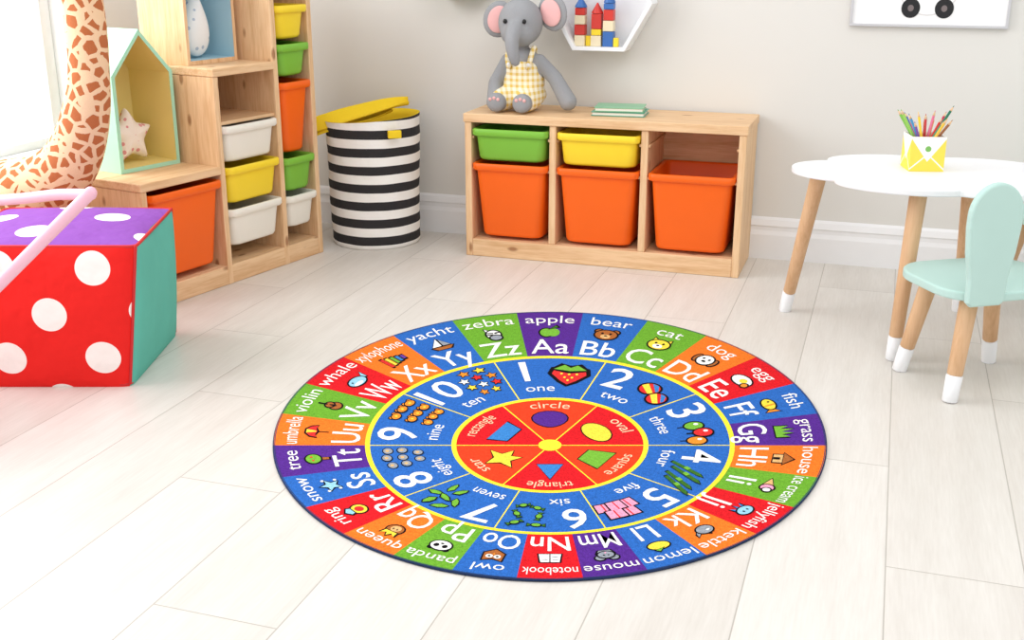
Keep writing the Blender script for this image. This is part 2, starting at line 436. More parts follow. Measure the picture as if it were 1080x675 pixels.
cloth('folded_lid', [(-.205, -.125, .425), (-.165, -.10, .455), (-.11, -.06, .478), (-.04, -.02, .495), (.03, .02, .505), (.075, .055, .508), (.11, .08, .512)], [.008, .045, .060, .055, .045, .03, .006], .007, M_yelf, LB, .012, .010)
cloth('folded_lid_under', [(-.195, -.10, .405), (-.15, -.10, .440), (-.09, -.04, .462), (-.02, .03, .475), (.05, .07, .482)], [.02, .05, .07, .06, .02], .007, M_yelf, LB)

# ------------------------------------------------------------------ books on bench
bk = empty('book_stack', (-.862, 3.79, .5005), radians(4))
M_bk1 = plastic('book_green', rgb(132, 190, 150)); M_bk2 = plastic('book_teal', rgb(90, 165, 140)); M_page = plastic('book_pages', rgb(240, 238, 228))
for i, (mt, w_, rz) in enumerate(((M_bk2, .18, 0), (M_bk1, .165, 3))):
    z = i * .015
    box('cover_bottom_%d' % i, (-w_ / 2, -.06, z), (w_ / 2, .06, z + .0025), mt, bk, .001, (0, 0, radians(rz)))
    box('pages_%d' % i, (-w_ / 2 + .004, -.057, z + .0025), (w_ / 2 - .004, .057, z + .0115), M_page, bk, .001, (0, 0, radians(rz)))
    box('cover_top_%d' % i, (-w_ / 2, -.06, z + .0115), (w_ / 2, .06, z + .014), mt, bk, .001, (0, 0, radians(rz)))

# ------------------------------------------------------------------ plush elephant
E = empty('plush_elephant', (-1.208, 3.80, .502))
tor = [(0, 0, .10, .068, .058, .085), (0, 0, .05, .075, .068, .05), (0, 0, .17, .05, .045, .04)]
head = [(-.01, -.005, .292, .078, .070, .080), (-.01, -.03, .259, .062, .055, .05)]
trunk = []
tp = smoothpath([(-.01, -.07, .272), (-.008, -.105, .242), (-.002, -.115, .202), (.006, -.112, .172)], 5)
for i, p in enumerate(tp): r = .030 - .013 * i / (len(tp) - 1); trunk.append((p.x, p.y, p.z, r, r, r))
arms = chain((-.055, -.01, .165), (-.092, -.035, .09), .024, .024) + chain((-.092, -.035, .09), (-.085, -.065, .04), .024, .027)
arms += chain((.055, 0, .165), (.115, -.01, .11), .025, .026) + chain((.115, -.01, .11), (.165, -.02, .034), .026, .031)
legs = chain((-.04, -.03, .04), (-.062, -.095, .034), .038, .032) + chain((.035, -.03, .04), (.03, -.10, .034), .038, .032)
feet = [(-.064, -.112, .034, .034, .018, .034), (.03, -.118, .034, .034, .018, .034)]
blob('body', tor + head + trunk + arms + legs + feet, M_grayf, E, .006, 5)
for sx, cx, cz, ry in ((-1, -.094, .300, 18), (1, .098, .325, -22)):
    o = ellipsoid('ear_' + ('l' if sx < 0 else 'r'), (cx, .012, cz), (.054, .014, .062), M_grayf, E, (0, radians(ry), radians(-12 * sx)))
    o = ellipsoid('ear_inner_' + ('l' if sx < 0 else 'r'), (cx - .004 * sx, -.001, cz), (.038, .008, .046), M_pinkf, E, (0, radians(ry), radians(-12 * sx)))
for sx in (-1, 1): ellipsoid('eye', (-.01 + sx * .034, -.072, .299), (.007, .005, .008), M_black, E)
# plaid overalls
m, nt, b = newmat('yellow_plaid')
v = sepxyz(nt, objco(nt))
def band(x, f, w_): return mth(nt, 'LESS_THAN', mth(nt, 'FRACT', mth(nt, 'MULTIPLY', x, f)), w_)
xx = mth(nt, 'ADD', v[0], mth(nt, 'MULTIPLY', v[1], .5))
s1 = mth(nt, 'ADD', mth(nt, 'MULTIPLY', band(xx, 50, .45), .5), mth(nt, 'MULTIPLY', band(v[2], 50, .45), .5))
lnk(nt, mixc(nt, s1, rgb(246, 238, 216), rgb(226, 192, 96)), b.inputs['Base Color']); b.inputs['Roughness'].default_value = .9
bump(nt, b, noise(nt, objco(nt), 300), .3, .001)
pl = m
blob('overalls', [(0, 0, .095, .075, .064, .070), (0, 0, .05, .081, .073, .047), (0, -.010, .135, .060, .055, .04)] + chain((-.04, -.03, .045), (-.056, -.072, .038), .043, .039) + chain((.035, -.03, .045), (.031, -.075, .038), .043, .039), pl, E, .006, 3)
for sx in (-1, 1): sweep('strap', smoothpath([(sx * .035, -.060, .15), (sx * .042, -.050, .185), (sx * .04, -.01, .21), (sx * .03, .04, .18)], 4), .009, pl, E, 8)
ellipsoid('button_a', (-.033, -.068, .158), (.006, .004, .006), M_white, E); ellipsoid('button_b', (.037, -.068, .158), (.006, .004, .006), M_white, E)
for cx, cy in ((-.065, -.128), (.03, -.134)):
    for k in (-1, 0, 1): ellipsoid('toe', (cx + k * .014, cy + .001, .050 - abs(k) * .004), (.006, .004, .006), M_pinkf, E)

# ------------------------------------------------------------------ hexagon shelves
def hexshelf(name, cx, cz, R, dep, mat):
    Eh = empty(name, (cx, YB - .001, cz))
    o = [(R * cos(radians(60 * i)), R * sin(radians(60 * i))) for i in range(6)]
    k = 1 - .013 / (R * .866)
    i_ = [(x * k, z * k) for x, z in o]
    rings = [[(x, 0, z) for x, z in o], [(x, -dep, z) for x, z in o], [(x, -dep, z) for x, z in i_], [(x, -.006, z) for x, z in i_]]
    ob = loft('hexagon_frame', rings, mat, Eh, smooth=False)
    md = ob.modifiers.new('b', 'BEVEL'); md.width = .0015; md.segments = 2; md.limit_method = 'ANGLE'
    return Eh
hexshelf('hexagon_wall_shelf', -.962, .858, .182, .095, M_white)
hexshelf('hexagon_wall_shelf', -1.47, 1.005, .16, .095, M_mint)
# toy blocks castle
hz = .858 - .182 * .866 + .0125; C = empty('toy_block_castle', (-.985, YB - .055, hz + .0005))
def blk(x, y, z, w_, h, mt): box('block', (x - w_ / 2, y - w_ / 2, z), (x + w_ / 2, y + w_ / 2, z + h), mt, C, .002)
def cone(x, y, z, r, h, mt): edgesplit(lathe('cone', [(r, 0), (r, .004), (.002, h)], mt, C, 24, (x, y, z)))
x = -.05
blk(x, 0, 0, .036, .036, M_cream); blk(x, 0, .037, .036, .034, M_red); blk(x, 0, .072, .036, .030, M_cream); blk(x, 0, .103, .034, .024, M_red); cone(x, 0, .128, .021, .035, M_blue)
x = .008
blk(x, 0, 0, .036, .036, M_cream); blk(x, 0, .037, .034, .02, M_yellow); blk(x, 0, .058, .034, .050, M_red); cone(x, 0, .109, .02, .035, M_red)
x = .050
blk(x, 0, 0, .036, .05, M_blue); blk(x, 0, .051, .036, .035, M_cream); blk(x, 0, .087, .034, .035, M_red); blk(x, 0, .123, .034, .02, M_blue); cone(x, 0, .144, .02, .04, M_blue)
blk(-.021, .005, 0, .02, .034, M_yellow); blk(.078, -.01, 0, .017, .03, M_yellow)

# ------------------------------------------------------------------ picture frame with panda drawing
PF = empty('panda_wall_picture', (.088, YB - .001, .796))
fw, fh = .475, .62
M_paper = plastic('paper', rgb(246, 246, 246), .8, .1); M_frame = plastic('frame_gray', rgb(200, 200, 203), .4)
for nm, lo, hi in (('rail_b', (-fw / 2, -.018, 0), (fw / 2, 0, .008)), ('rail_t', (-fw / 2, -.018, fh - .008), (fw / 2, 0, fh)), ('rail_l', (-fw / 2, -.018, .008), (-fw / 2 + .008, 0, fh - .008)), ('rail_r', (fw / 2 - .008, -.018, .008), (fw / 2, 0, fh - .008))):
    box(nm, lo, hi, M_frame, PF, .001)
box('paper', (-fw / 2 + .008, -.012, .008), (fw / 2 - .008, -.002, fh - .008), M_paper, PF, 0)
M_ink = plastic('ink_black', rgb(38, 38, 40), .8); M_ing = plastic('ink_gray', rgb(222, 220, 220), .8); M_pad = plastic('ink_pad', rgb(120, 110, 110), .8)
def disc(nm, x, z, rx, rz, mt, y): loft(nm, [[(x + rx * cos(2 * pi * i / 40), y, z + rz * sin(2 * pi * i / 40)) for i in range(40)], [(x + rx * cos(2 * pi * i / 40), -.011, z + rz * sin(2 * pi * i / 40)) for i in range(40)]], mt, PF, smooth=False)
disc('body', -.005, .15, .10, .115, M_ing, -.0125); disc('body_in', -.005, .15, .096, .111, M_paper, -.0130)
for sx in (-1, 1):
    disc('foot', -.005 + sx * .050, .058, .028, .030, M_ink, -.0138); disc('pad', -.005 + sx * .050, .058, .009, .010, M_pad, -.0142)
    disc('arm', sx * .085, .19, .03, .06, M_ink, -.0135); disc('ear', sx * .075, .42, .034, .034, M_ink, -.0132)
disc('head', 0, .34, .105, .095, M_ing, -.0136); disc('head_in', 0, .34, .101, .091, M_paper, -.0140)
for sx in (-1, 1): disc('eyepatch', sx * .042, .345, .024, .028, M_ink, -.0144)
disc('nose', 0, .305, .015, .01, M_ink, -.0144)

# ------------------------------------------------------------------ table
def leg(parent, top, bot, r0, r1, tip):
    top, bot = Vector(top), Vector(bot); d = bot - top
    k = tip / abs(d.z); m_ = bot - d * k
    q = Vector((0, 0, 1)).rotation_difference(-d.normalized())
    for nm, a, c_, ra, rb, mt in (('leg_wood', top, m_, r0, r1 + (r0 - r1) * k, M_beech), ('leg_tip', m_, bot, r1 + (r0 - r1) * k + .0012, r1 + .0012, M_white)):
        L_ = (c_ - a).length
        rings = []
        n = 20
        for z, r in ((0, rb - .003), (.003, rb), (L_ - .001, ra), (L_, ra - .001)):
            ring = []
            for j in range(n):
                p_ = q @ Vector((r * cos(2 * pi * j / n), r * sin(2 * pi * j / n), z)) + c_
                if p_.z < 0.0005 and nm == 'leg_tip': p_.z = 0.0005
                ring.append(tuple(p_))
            rings.append(ring)
        edgesplit(loft(nm, rings, mt, parent), 50)
T = empty('kids_table', (0, 0, 0)); TZ = .47
tc = (.160, 3.205); pts = []
NL = 6
for i in range(240):
    a = 2 * pi * i / 240
    l = abs(cos(NL / 2 * (a - radians(185)))) ** .7
    r = .84 + .16 * l
    pts.append((tc[0] + .40 * r * cos(a), tc[1] + .268 * r * sin(a)))
extrude_poly('top', pts, TZ - .018, TZ, M_white, T, .004, plane='XY')
for top, bot in (((-.165, 3.225, TZ - .018), (-.240, 3.350, 0)), ((.092, 3.02, TZ - .018), (.072, 3.006, 0)), ((.235, 3.38, TZ - .018), (.255, 3.51, 0)), ((.43, 3.13, TZ - .018), (.55, 3.13, 0))):
    leg(T, top, bot, .022, .017, .065)
# pencil cup
PC = empty('pencil_cup', (.098, 3.245, TZ + .0005), radians(14))
m, nt, b = newmat('triangle_paper')
v = sepxyz(nt, objco(nt))
HW = .045
onfr = mth(nt, 'GREATER_THAN', mth(nt, 'ABSOLUTE', v[1]), HW - .0006)
ax = mth(nt, 'ADD', mth(nt, 'MULTIPLY', mth(nt, 'ABSOLUTE', v[0]), onfr), mth(nt, 'MULTIPLY', mth(nt, 'ABSOLUTE', v[1]), mth(nt, 'SUBTRACT', 1.0, onfr)))
sides = mth(nt, 'LESS_THAN', v[2], mth(nt, 'ADD', mth(nt, 'MULTIPLY', ax, 1.35), .026))
low = mth(nt, 'LESS_THAN', v[2], mth(nt, 'SUBTRACT', .046, mth(nt, 'MULTIPLY', ax, 0.9)))
wl_ = mth(nt, 'LESS_THAN', mth(nt, 'ABSOLUTE', mth(nt, 'SUBTRACT', v[2], mth(nt, 'SUBTRACT', .046, mth(nt, 'MULTIPLY', ax, 0.9)))), .0022)
c1 = mixc(nt, sides, rgb(246, 244, 238), rgb(242, 218, 82))
c1 = mixc(nt, mth(nt, 'MULTIPLY', wl_, sides), c1, rgb(250, 248, 240))
gd = mth(nt, 'LESS_THAN', mth(nt, 'ADD', mth(nt, 'POWER', mth(nt, 'ABSOLUTE', v[0]), 2.0), mth(nt, 'POWER', mth(nt, 'ABSOLUTE', mth(nt, 'SUBTRACT', v[2], .060)), 2.0)), .00006)
c1 = mixc(nt, gd, c1, rgb(120, 180, 90))
lnk(nt, c1, b.inputs['Base Color']); b.inputs['Roughness'].default_value = .7
def sq(h, z): return [(-h, -h, z), (h, -h, z), (h, h, z), (-h, h, z)]
loft('cup', [sq(HW, 0), sq(HW, .092), sq(HW - .003, .092), sq(HW - .003, .004)], m, PC, smooth=False)
pc = [(220, 60, 50), (240, 140, 40), (250, 210, 50), (120, 180, 70), (60, 140, 190), (120, 80, 160), (230, 120, 150), (160, 100, 60), (40, 120, 90), (200, 50, 90), (240, 170, 90), (80, 90, 170), (230, 90, 40), (150, 200, 90), (200, 60, 60), (235, 190, 60), (90, 160, 120)]
M_tipw = plastic('pencil_wood', rgb(228, 192, 150), .7)
for i, c_ in enumerate(pc):
    mt = plastic('pencil_%d' % i, rgb(*c_), .4)
    a = 2 * pi * i / len(pc) * 2.0 + .3; rr = (.022 + .017 * (i % 2)) + .003 * random.random(); bx, by = -.020 * cos(a), -.020 * sin(a)
    tx, ty = rr * cos(a), rr * sin(a); zt = .130 + .042 * random.random()
    p0 = Vector((bx, by, .006)); d = (Vector((tx, ty, .090)) - p0).normalized(); L_ = (zt - .006) / d.z
    lead = p0 + d * L_
    sweep('pencil', [p0, p0 + d * (L_ - .016)], .0036, mt, PC, 6, caps=False)
    sweep('pencil_point', [p0 + d * (L_ - .016), lead - d * .005], [.0036, .0014], M_tipw, PC, 6, caps=False)
    sweep('pencil_lead', [lead - d * .005, lead], [.0014, .0003], mt, PC, 6, caps=False)

# ------------------------------------------------------------------ bunny chair
def chair(loc, rz):
    Cq = empty('kids_chair', loc, rz); z0, z1 = .258, .280
    sp = rrect(.345, .30, .10, 10)
    extrude_poly('seat', sp, z0, z1, M_mint, Cq, .005, plane='XY')
    for sx in (-1, 1):
        for sy in (-1, 1): leg(Cq, (sx * .09, sy * .08, z0), (sx * .132, sy * .110, 0), .022, .017, .065)
    # back: two rounded ears, on -y edge
    for sx in (-1, 1):
        pr_ = []; ec = sx * .106
        w0, w1 = .048, .068; zb, zt = z0 - .004, .542
        for i in range(17):
            a = pi * i / 16; pr_.append((ec + w1 * cos(a), zt - w1 * 1.1 + w1 * 1.1 * sin(a)))
        pr_ += [(ec - w1, .44), (ec - .062, .38), (ec - w0 - .002, .32), (ec - w0, zb + .01), (ec - w0 + .01, zb)]
        pr_ += [(ec + w0 - .01, zb), (ec + w0, zb + .01), (ec + w0 + .002, .32), (ec + .062, .38), (ec + w1, .44)]
        extrude_poly('back_ear', pr_, -.162, -.142, M_mint, Cq, .006)
chair((.260, 2.905, 0), radians(32))
chair((.54, 3.66, 0), radians(120))

# ------------------------------------------------------------------ pouf
def dotmat(name, base, plane, L_, ph, r):
    m, nt, b = newmat(name); v = sepxyz(nt, objco(nt))
    a, c_ = {'xz': (v[0], v[2]), 'xy': (v[0], v[1]), 'yz': (v[1], v[2])}[plane]
    def d(o_):
        fx = mth(nt, 'SUBTRACT', mth(nt, 'FRACT', mth(nt, 'ADD', mth(nt, 'DIVIDE', mth(nt, 'SUBTRACT', a, ph[0]), L_), .5 + o_ + 10)), .5)
        fz = mth(nt, 'SUBTRACT', mth(nt, 'FRACT', mth(nt, 'ADD', mth(nt, 'DIVIDE', mth(nt, 'SUBTRACT', c_, ph[1]), L_), .5 + o_ + 10)), .5)
        return mth(nt, 'SQRT', mth(nt, 'ADD', mth(nt, 'MULTIPLY', fx, fx), mth(nt, 'MULTIPLY', fz, fz)))
    dd = mth(nt, 'MINIMUM', d(0), d(.5))
    lnk(nt, mixc(nt, mth(nt, 'LESS_THAN', dd, r / L_), base, rgb(250, 240, 236)), b.inputs['Base Color'])
    b.inputs['Roughness'].default_value = .8; b.inputs['Specular IOR Level'].default_value = .2
    bump(nt, b, noise(nt, objco(nt), 9, 3), .6, .025); return m
M_pr = dotmat('pouf_red', rgb(232, 36, 32), 'xz', .228, (.172, .082), .042)
M_pp = dotmat('pouf_purple', rgb(136, 76, 168), 'xy', .29, (.145, .03), .044)
M_pt = fabric('pouf_teal', rgb(104, 192, 174), 9, .3, .8)
PO = empty('cube_pouf', (-2.006, 2.332, 0), radians(18.2))
N = 26; hx = .23; hy = .205; hz = .18
def shp(x_, y_, z_):
    t = z_ / (2 * hz); q = max(0.0, -y_ / hy)
    return (x_ + (.022 + .030 * q) * t, y_ * (1 + .01 * t), z_)
V = []; F = []; MI = []
H3 = (hx, hy, hz)
for ax in range(3):
    for sg in (-1, 1):
        base = len(V)
        for i in range(N + 1):
            for j in range(N + 1):
                a = -1 + 2 * i / N; c_ = -1 + 2 * j / N
                bul = .022 * ((1 - a * a) * (1 - c_ * c_)) ** .6
                if ax == 2 and sg < 0: bul = 0
                p_ = [0, 0, 0]; p_[ax] = sg * (H3[ax] + bul)
                o1, o2 = [q for q in range(3) if q != ax]
                p_[o1] = a * H3[o1]; p_[o2] = c_ * H3[o2]
                q1 = abs(p_[0]) / hx; q2 = abs(p_[1]) / hy
                if q1 > .9 and q2 > .9:
                    k = 1 - .03 * ((min(q1, q2) - .9) / .1); p_[0] *= k; p_[1] *= k
                V.append(shp(p_[0], p_[1], p_[2] + hz))
        for i in range(N):
            for j in range(N):
                q = base + i * (N + 1) + j; F.append((q, q + 1, q + N + 2, q + N + 1))
                MI.append({0: 2, 1: 0, 2: 1}[ax])
o = mesh('cushion', V, F, [M_pr, M_pp, M_pt], PO)
for p_, mi in zip(o.data.polygons, MI): p_.material_index = mi
M_pipe = plastic('pouf_piping', rgb(206, 40, 44), .7)
for z in (.006, 2 * hz):
    rr_ = rrect(2 * hx * .985, 2 * hy * .985, .02, 4)
    sweep('piping', [shp(x_, y_, z) for x_, y_ in rr_ + rr_[:1]], .004, M_pipe, PO, 8, caps=False)
for sx in (-1, 1):
    for sy in (-1, 1): sweep('piping', [shp(sx * hx * .975, sy * hy * .975, .008), shp(sx * hx * .975, sy * hy * .975, 2 * hz)], .004, M_pipe, PO, 8)

# ------------------------------------------------------------------ giraffe plush
m, nt, b = newmat('giraffe_plush'); v = objco(nt)
vo = nt.nodes.new('ShaderNodeTexVoronoi'); vo.feature = 'DISTANCE_TO_EDGE'; vo.inputs['Scale'].default_value = 27
wv = nt.nodes.new('ShaderNodeVectorMath'); wv.operation = 'ADD'
nn = nt.nodes.new('ShaderNodeTexNoise'); nn.inputs['Scale'].default_value = 30; lnk(nt, v, nn.inputs['Vector'])
sc_ = nt.nodes.new('ShaderNodeVectorMath'); sc_.operation = 'SCALE'; lnk(nt, nn.outputs['Color'], sc_.inputs[0]); sc_.inputs['Scale'].default_value = .012
lnk(nt, v, wv.inputs[0]); lnk(nt, sc_.outputs[0], wv.inputs[1]); lnk(nt, wv.outputs[0], vo.inputs['Vector'])
lnk(nt, mixc(nt, mth(nt, 'GREATER_THAN', vo.outputs['Distance'], .15), rgb(236, 200, 160), rgb(184, 104, 58)), b.inputs['Base Color'])
b.inputs['Roughness'].default_value = .95; bump(nt, b, noise(nt, v, 260), .7, .002)
G = empty('plush_giraffe', (0, 0, 0))
el = []
npth = smoothpath([(-2.36, 2.66, .36), (-2.24, 2.665, .42), (-2.165, 2.67, .52), (-2.118, 2.672, .66), (-2.105, 2.675, .82), (-2.115, 2.675, 1.0), (-2.125, 2.66, 1.14)], 8)
for i, p_ in enumerate(npth):
    t = i / (len(npth) - 1); r = .100 - .043 * min(1, t * 1.8); el.append((p_.x, p_.y, p_.z, r, r * .95, r))
el += chain((-2.50, 2.68, .34), (-2.36, 2.66, .36), .10, .105, 6)
for lx, ly in ((-2.50, 2.72), (-2.50, 2.63), (-2.33, 2.735), (-2.345, 2.63)): el += chain((lx, 2.67, .3), (lx, ly, .05), .05, .036, 10) + [(lx, ly - .01, .028, .04, .045, .028)]
el += chain((-2.125, 2.66, 1.14), (-2.095, 2.56, 1.11), .06, .038, 6)
blob('body', el, m, G, .009, 4)
M_horn = fabric('giraffe_horn', rgb(120, 70, 40))
for sx in (-1, 1):
    sweep('horn', [(-2.125 + sx * .025, 2.675, 1.18), (-2.125 + sx * .03, 2.68, 1.245)], [.01, .014], M_horn, G)
    ellipsoid('ear', (-2.125 + sx * .075, 2.68, 1.17), (.035, .01, .018), m, G, (0, radians(-15 * sx), 0))
    ellipsoid('eye', (-2.115 + sx * .045, 2.62, 1.15), (.008, .008, .01), M_black, G)
sweep('tail', smoothpath([(-2.585, 2.69, .36), (-2.60, 2.69, .28), (-2.59, 2.69, .2)]), .008, M_horn, G)

# ------------------------------------------------------------------ doll stroller (pink tube frame)
DS = empty('doll_stroller', (0, 0, 0))
J = Vector((-1.570, 1.95, .553)); Lg = Vector((-2.04, 1.69, .06)); off_ = Vector((-.28, .05, -.045))
def tube(nm, pts_, r, flat=1.0, mt=M_pink): sweep(nm, smoothpath(pts_, 6), r, mt, DS, 14, flat)
tube('handle', [J + Vector((0, 0, -.004)), J + off_ * .33 + Vector((0, 0, .002)), J + off_ * .7, J + off_, J + off_ * 1.15], .012)
tube('side_leg_a', [J, J.lerp(Lg, .3), J.lerp(Lg, .65), Lg], .0135)
J2 = J + off_ * 1.15; L2 = Vector((-2.28, 1.80, .06))
tube('side_leg_b', [J2, J2.lerp(L2, .5), L2], .0125)
tube('front_leg_a', [J.lerp(Lg, .45), Vector((-1.93, 1.98 - .06, .20)), Vector((-2.06, 1.98, .06))], .010)
tube('front_leg_b', [J2.lerp(L2, .45), Vector((-2.2, 2.02, .20)), Vector((-2.3, 2.04, .06))], .010)
M_wh = plastic('wheel_gray', rgb(235, 200, 210), .5)
for c_ in (Lg, L2, Vector((-2.06, 1.98, .06)), Vector((-2.3, 2.04, .06))):
    sweep('wheel', [(c_.x + .05 * cos(radians(a)) * .35, c_.y + .045 * cos(radians(a)), .055 + .045 * sin(radians(a))) for a in range(0, 361, 15)], .010, M_wh, DS, 10, caps=False)
cloth('seat_fabric', [tuple(J.lerp(Lg, .5) + Vector((-.12, .05, 0))), tuple(J.lerp(Lg, .65) + Vector((-.12, .09, -.02))), tuple(J.lerp(Lg, .75) + Vector((-.12, .16, -.01)))], [.09, .09, .09], .004, M_pinkf, DS)

# ------------------------------------------------------------------ RUG
RG = empty('alphabet_rug', (0, 0, 0))
yaw = radians(18.218); FWD = (-sin(yaw), cos(yaw)); RGT = (cos(yaw), sin(yaw))
RCX = .0829 * RGT[0] + 2.2763 * FWD[0]; RCY = .0829 * RGT[1] + 2.2763 * FWD[1]
RG.location = (RCX, RCY, 0); RG.rotation_euler = (0, 0, yaw)
def rw(a, b_):
    w_ = 1 - .2668 * b_
    return ((.6054 * a + .0221 * b_) / w_, .6992 * b_ / w_)
RV = []; RF = []; RC = []
ZT = .0062; ZL = .00016
def addp(pts_, colr, layer):
    s = len(RV)
    for a, b_ in pts_:
        x_, y_ = rw(a, b_); RV.append((x_, y_, ZT + ZL * layer))
    RF.append(tuple(range(s, s + len(pts_)))); RC.append(colr)
CR = dict(red=rgb(218, 30, 38), orange=rgb(238, 120, 40), blue=rgb(46, 104, 186), purple=rgb(86, 44, 140), green=rgb(108, 168, 50), yellow=rgb(250, 228, 60),
          navy=rgb(40, 56, 92), white=rgb(244, 242, 238), cream=rgb(244, 208, 170), k=rgb(20, 18, 22), w=rgb(244, 244, 240), r=rgb(222, 50, 50), o=rgb(240, 145, 50), y=rgb(248, 218, 70),
          g=rgb(118, 180, 60), b=rgb(60, 130, 200), p=rgb(110, 64, 160), n=rgb(170, 100, 50), s=rgb(150, 156, 166), P=rgb(240, 160, 190), t=rgb(226, 180, 120), c=rgb(150, 205, 230), d=rgb(60, 110, 40), R=rgb(232, 66, 34))
def pol(th, r): return (r * sin(th), r * cos(th))
def sector(r0, r1, t0, t1, colr, layer, n=10):
    p_ = [pol(t0 + (t1 - t0) * i / n, r0) for i in range(n + 1)] if r0 > 0 else [(0, 0)]
    q = [pol(t0 + (t1 - t0) * i / n, r1) for i in range(n + 1)]
    addp(q + p_[::-1], CR[colr], layer)
words = ['apple', 'bear', 'cat', 'dog', 'egg', 'fish', 'grass', 'house', 'ice cream', 'jellyfish', 'kettle', 'lemon', 'mouse', 'notebook', 'owl', 'panda', 'queen', 'ring', 'snow', 'tree', 'umbrella', 'violin', 'whale', 'xylophone', 'yacht', 'zebra']
ocol = ['purple', 'blue', 'green', 'orange', 'red', 'blue', 'purple', 'orange', 'green', 'red', 'orange', 'blue', 'purple', 'red', 'blue', 'green', 'orange', 'red', 'blue', 'purple', 'orange', 'green', 'red', 'orange', 'blue', 'green']
dl = 2 * pi / 26
for i, c_ in enumerate(ocol): sector(.655, .997, (i - .5) * dl, (i + .5) * dl, c_, 0, 8)
for i in range(10): sector(.345, .658, (i - .5) * pi / 5, (i + .5) * pi / 5, 'blue', 0, 10)
for i in range(6): sector(0, .35, (i - .5) * pi / 3, (i + .5) * pi / 3, 'red' if i % 2 else 'R', 0, 14)
def ring(r0, r1, colr, layer, n=130):
    for i in range(n):
        t0 = 2 * pi * i / n; t1 = 2 * pi * (i + 1) / n
        addp([pol(t0, r1), pol(t1, r1), pol(t1, r0), pol(t0, r0)], CR[colr], layer)
ring(.650, .668, 'yellow', 2); ring(.338, .356, 'yellow', 2)
def radial(th, r0, r1, w_, colr, layer):
    dx_, dy_ = cos(th) * w_ / 2, -sin(th) * w_ / 2
    a = pol(th, r0); c_ = pol(th, r1)
    addp([(a[0] - dx_, a[1] - dy_), (a[0] + dx_, a[1] + dy_), (c_[0] + dx_, c_[1] + dy_), (c_[0] - dx_, c_[1] - dy_)], CR[colr], layer)
for i in range(10): radial((i + .5) * pi / 5, .35, .655, .005, 'yellow', 1)
for i in range(6): radial((i + .5) * pi / 3, .03, .345, .005, 'yellow', 1)
addp([pol(2 * pi * i / 32, .042) for i in range(32)], CR['yellow'], 3)
# text
_tc = {}
def gettext(s, off=0.0):
    if (s, off) in _tc: return _tc[(s, off)]
    cu = bpy.data.curves.new('t', 'FONT'); cu.body = s; cu.size = 1; cu.resolution_u = 3; cu.offset = off
    cu.align_x = 'CENTER'
    ob = bpy.data.objects.new('t', cu); scene.collection.objects.link(ob)
    bpy.context.view_layer.update()
    dg = bpy.context.evaluated_depsgraph_get()
    me = bpy.data.meshes.new_from_object(ob.evaluated_get(dg))
    vs = [(v_.co.x, v_.co.y) for v_ in me.vertices]; fs = [tuple(p_.vertices) for p_ in me.polygons]
    bpy.data.objects.remove(ob); bpy.data.meshes.remove(me)
    xs = [q[0] for q in vs]; cx = (min(xs) + max(xs)) / 2
    vs = [(q[0] - cx, q[1]) for q in vs]
    _tc[(s, off)] = (vs, fs, max(xs) - min(xs)); return _tc[(s, off)]
def put(th, r, x_, y_):  # x tangential (clockwise), y outward
    return pol(th + x_ / r, r + y_)
def text(s, th, r, size, colr='white', layer=3, maxw=None, off=0.0, xo=0.0, wide=1.0):
    vs, fs, W = gettext(s, off)
    sx = size * wide
    if maxw and W * sx > maxw: sx = maxw / W
    st = len(RV)
    for x_, y_ in vs:
        a, b_ = put(th, r, x_ * sx + xo, (y_ - .3) * size); X_, Y_ = rw(a, b_); RV.append((X_, Y_, ZT + ZL * layer))
    for f_ in fs: RF.append(tuple(st + q for q in f_)); RC.append(CR[colr])
def icon(th, r, s, shapes, xo=0.0, yo=0.0, layer=3, ol=.16, rot=0.0):
    L_ = layer; cr_, sr_ = cos(rot), sin(rot)
    def T_(x_, y_): return put(th, r, xo + (x_ * cr_ - y_ * sr_) * s, yo + (x_ * sr_ + y_ * cr_) * s)
    for sh in shapes:
        if sh[0] == 'e':
            _, cx, cy, rx, ry, c_ = sh[:6]; n = 18
            pts_ = [(cx + rx * cos(2 * pi * i / n), cy + ry * sin(2 * pi * i / n)) for i in range(n)]
            big = [(cx + (rx + ol) * cos(2 * pi * i / n), cy + (ry + ol) * sin(2 * pi * i / n)) for i in range(n)]
        else:
            _, pts_, c_ = sh[:3]
            mx = sum(p_[0] for p_ in pts_) / len(pts_); my = sum(p_[1] for p_ in pts_) / len(pts_)
            big = []
            for p_ in pts_:
                d = Vector((p_[0] - mx, p_[1] - my)); l = d.length or 1; d = d * (1 + ol * 1.2 / l); big.append((mx + d.x, my + d.y))
        if len(sh) <= (6 if sh[0] == 'e' else 3):
            addp([T_(x_, y_) for x_, y_ in big], CR['k'], L_); L_ += 1
        addp([T_(x_, y_) for x_, y_ in pts_], CR[c_], L_); L_ += 1
N_ = 1  # no-outline flag
e = lambda *a: ('e',) + a
pg = lambda pts_, c_, *f: ('p', pts_, c_) + f
starp = [(cos(pi / 2 + i * pi / 5) * (1 if i % 2 == 0 else .45), sin(pi / 2 + i * pi / 5) * (1 if i % 2 == 0 else .45)) for i in range(10)]
def animal(hc, mc, ear='e'):
    L_ = []
    if ear == 'e': L_ += [e(-.7, .6, .3, .3, hc), e(.7, .6, .3, .3, hc)]
    else: L_ += [pg([(-.9, .2), (-.75, 1.05), (-.2, .6)], hc), pg([(.9, .2), (.75, 1.05), (.2, .6)], hc)]
    return L_ + [e(0, 0, .95, .8, hc), e(0, -.3, .45, .35, mc, N_), e(-.35, .2, .12, .15, 'k', N_), e(.35, .2, .12, .15, 'k', N_), e(0, -.2, .15, .1, 'k', N_)]
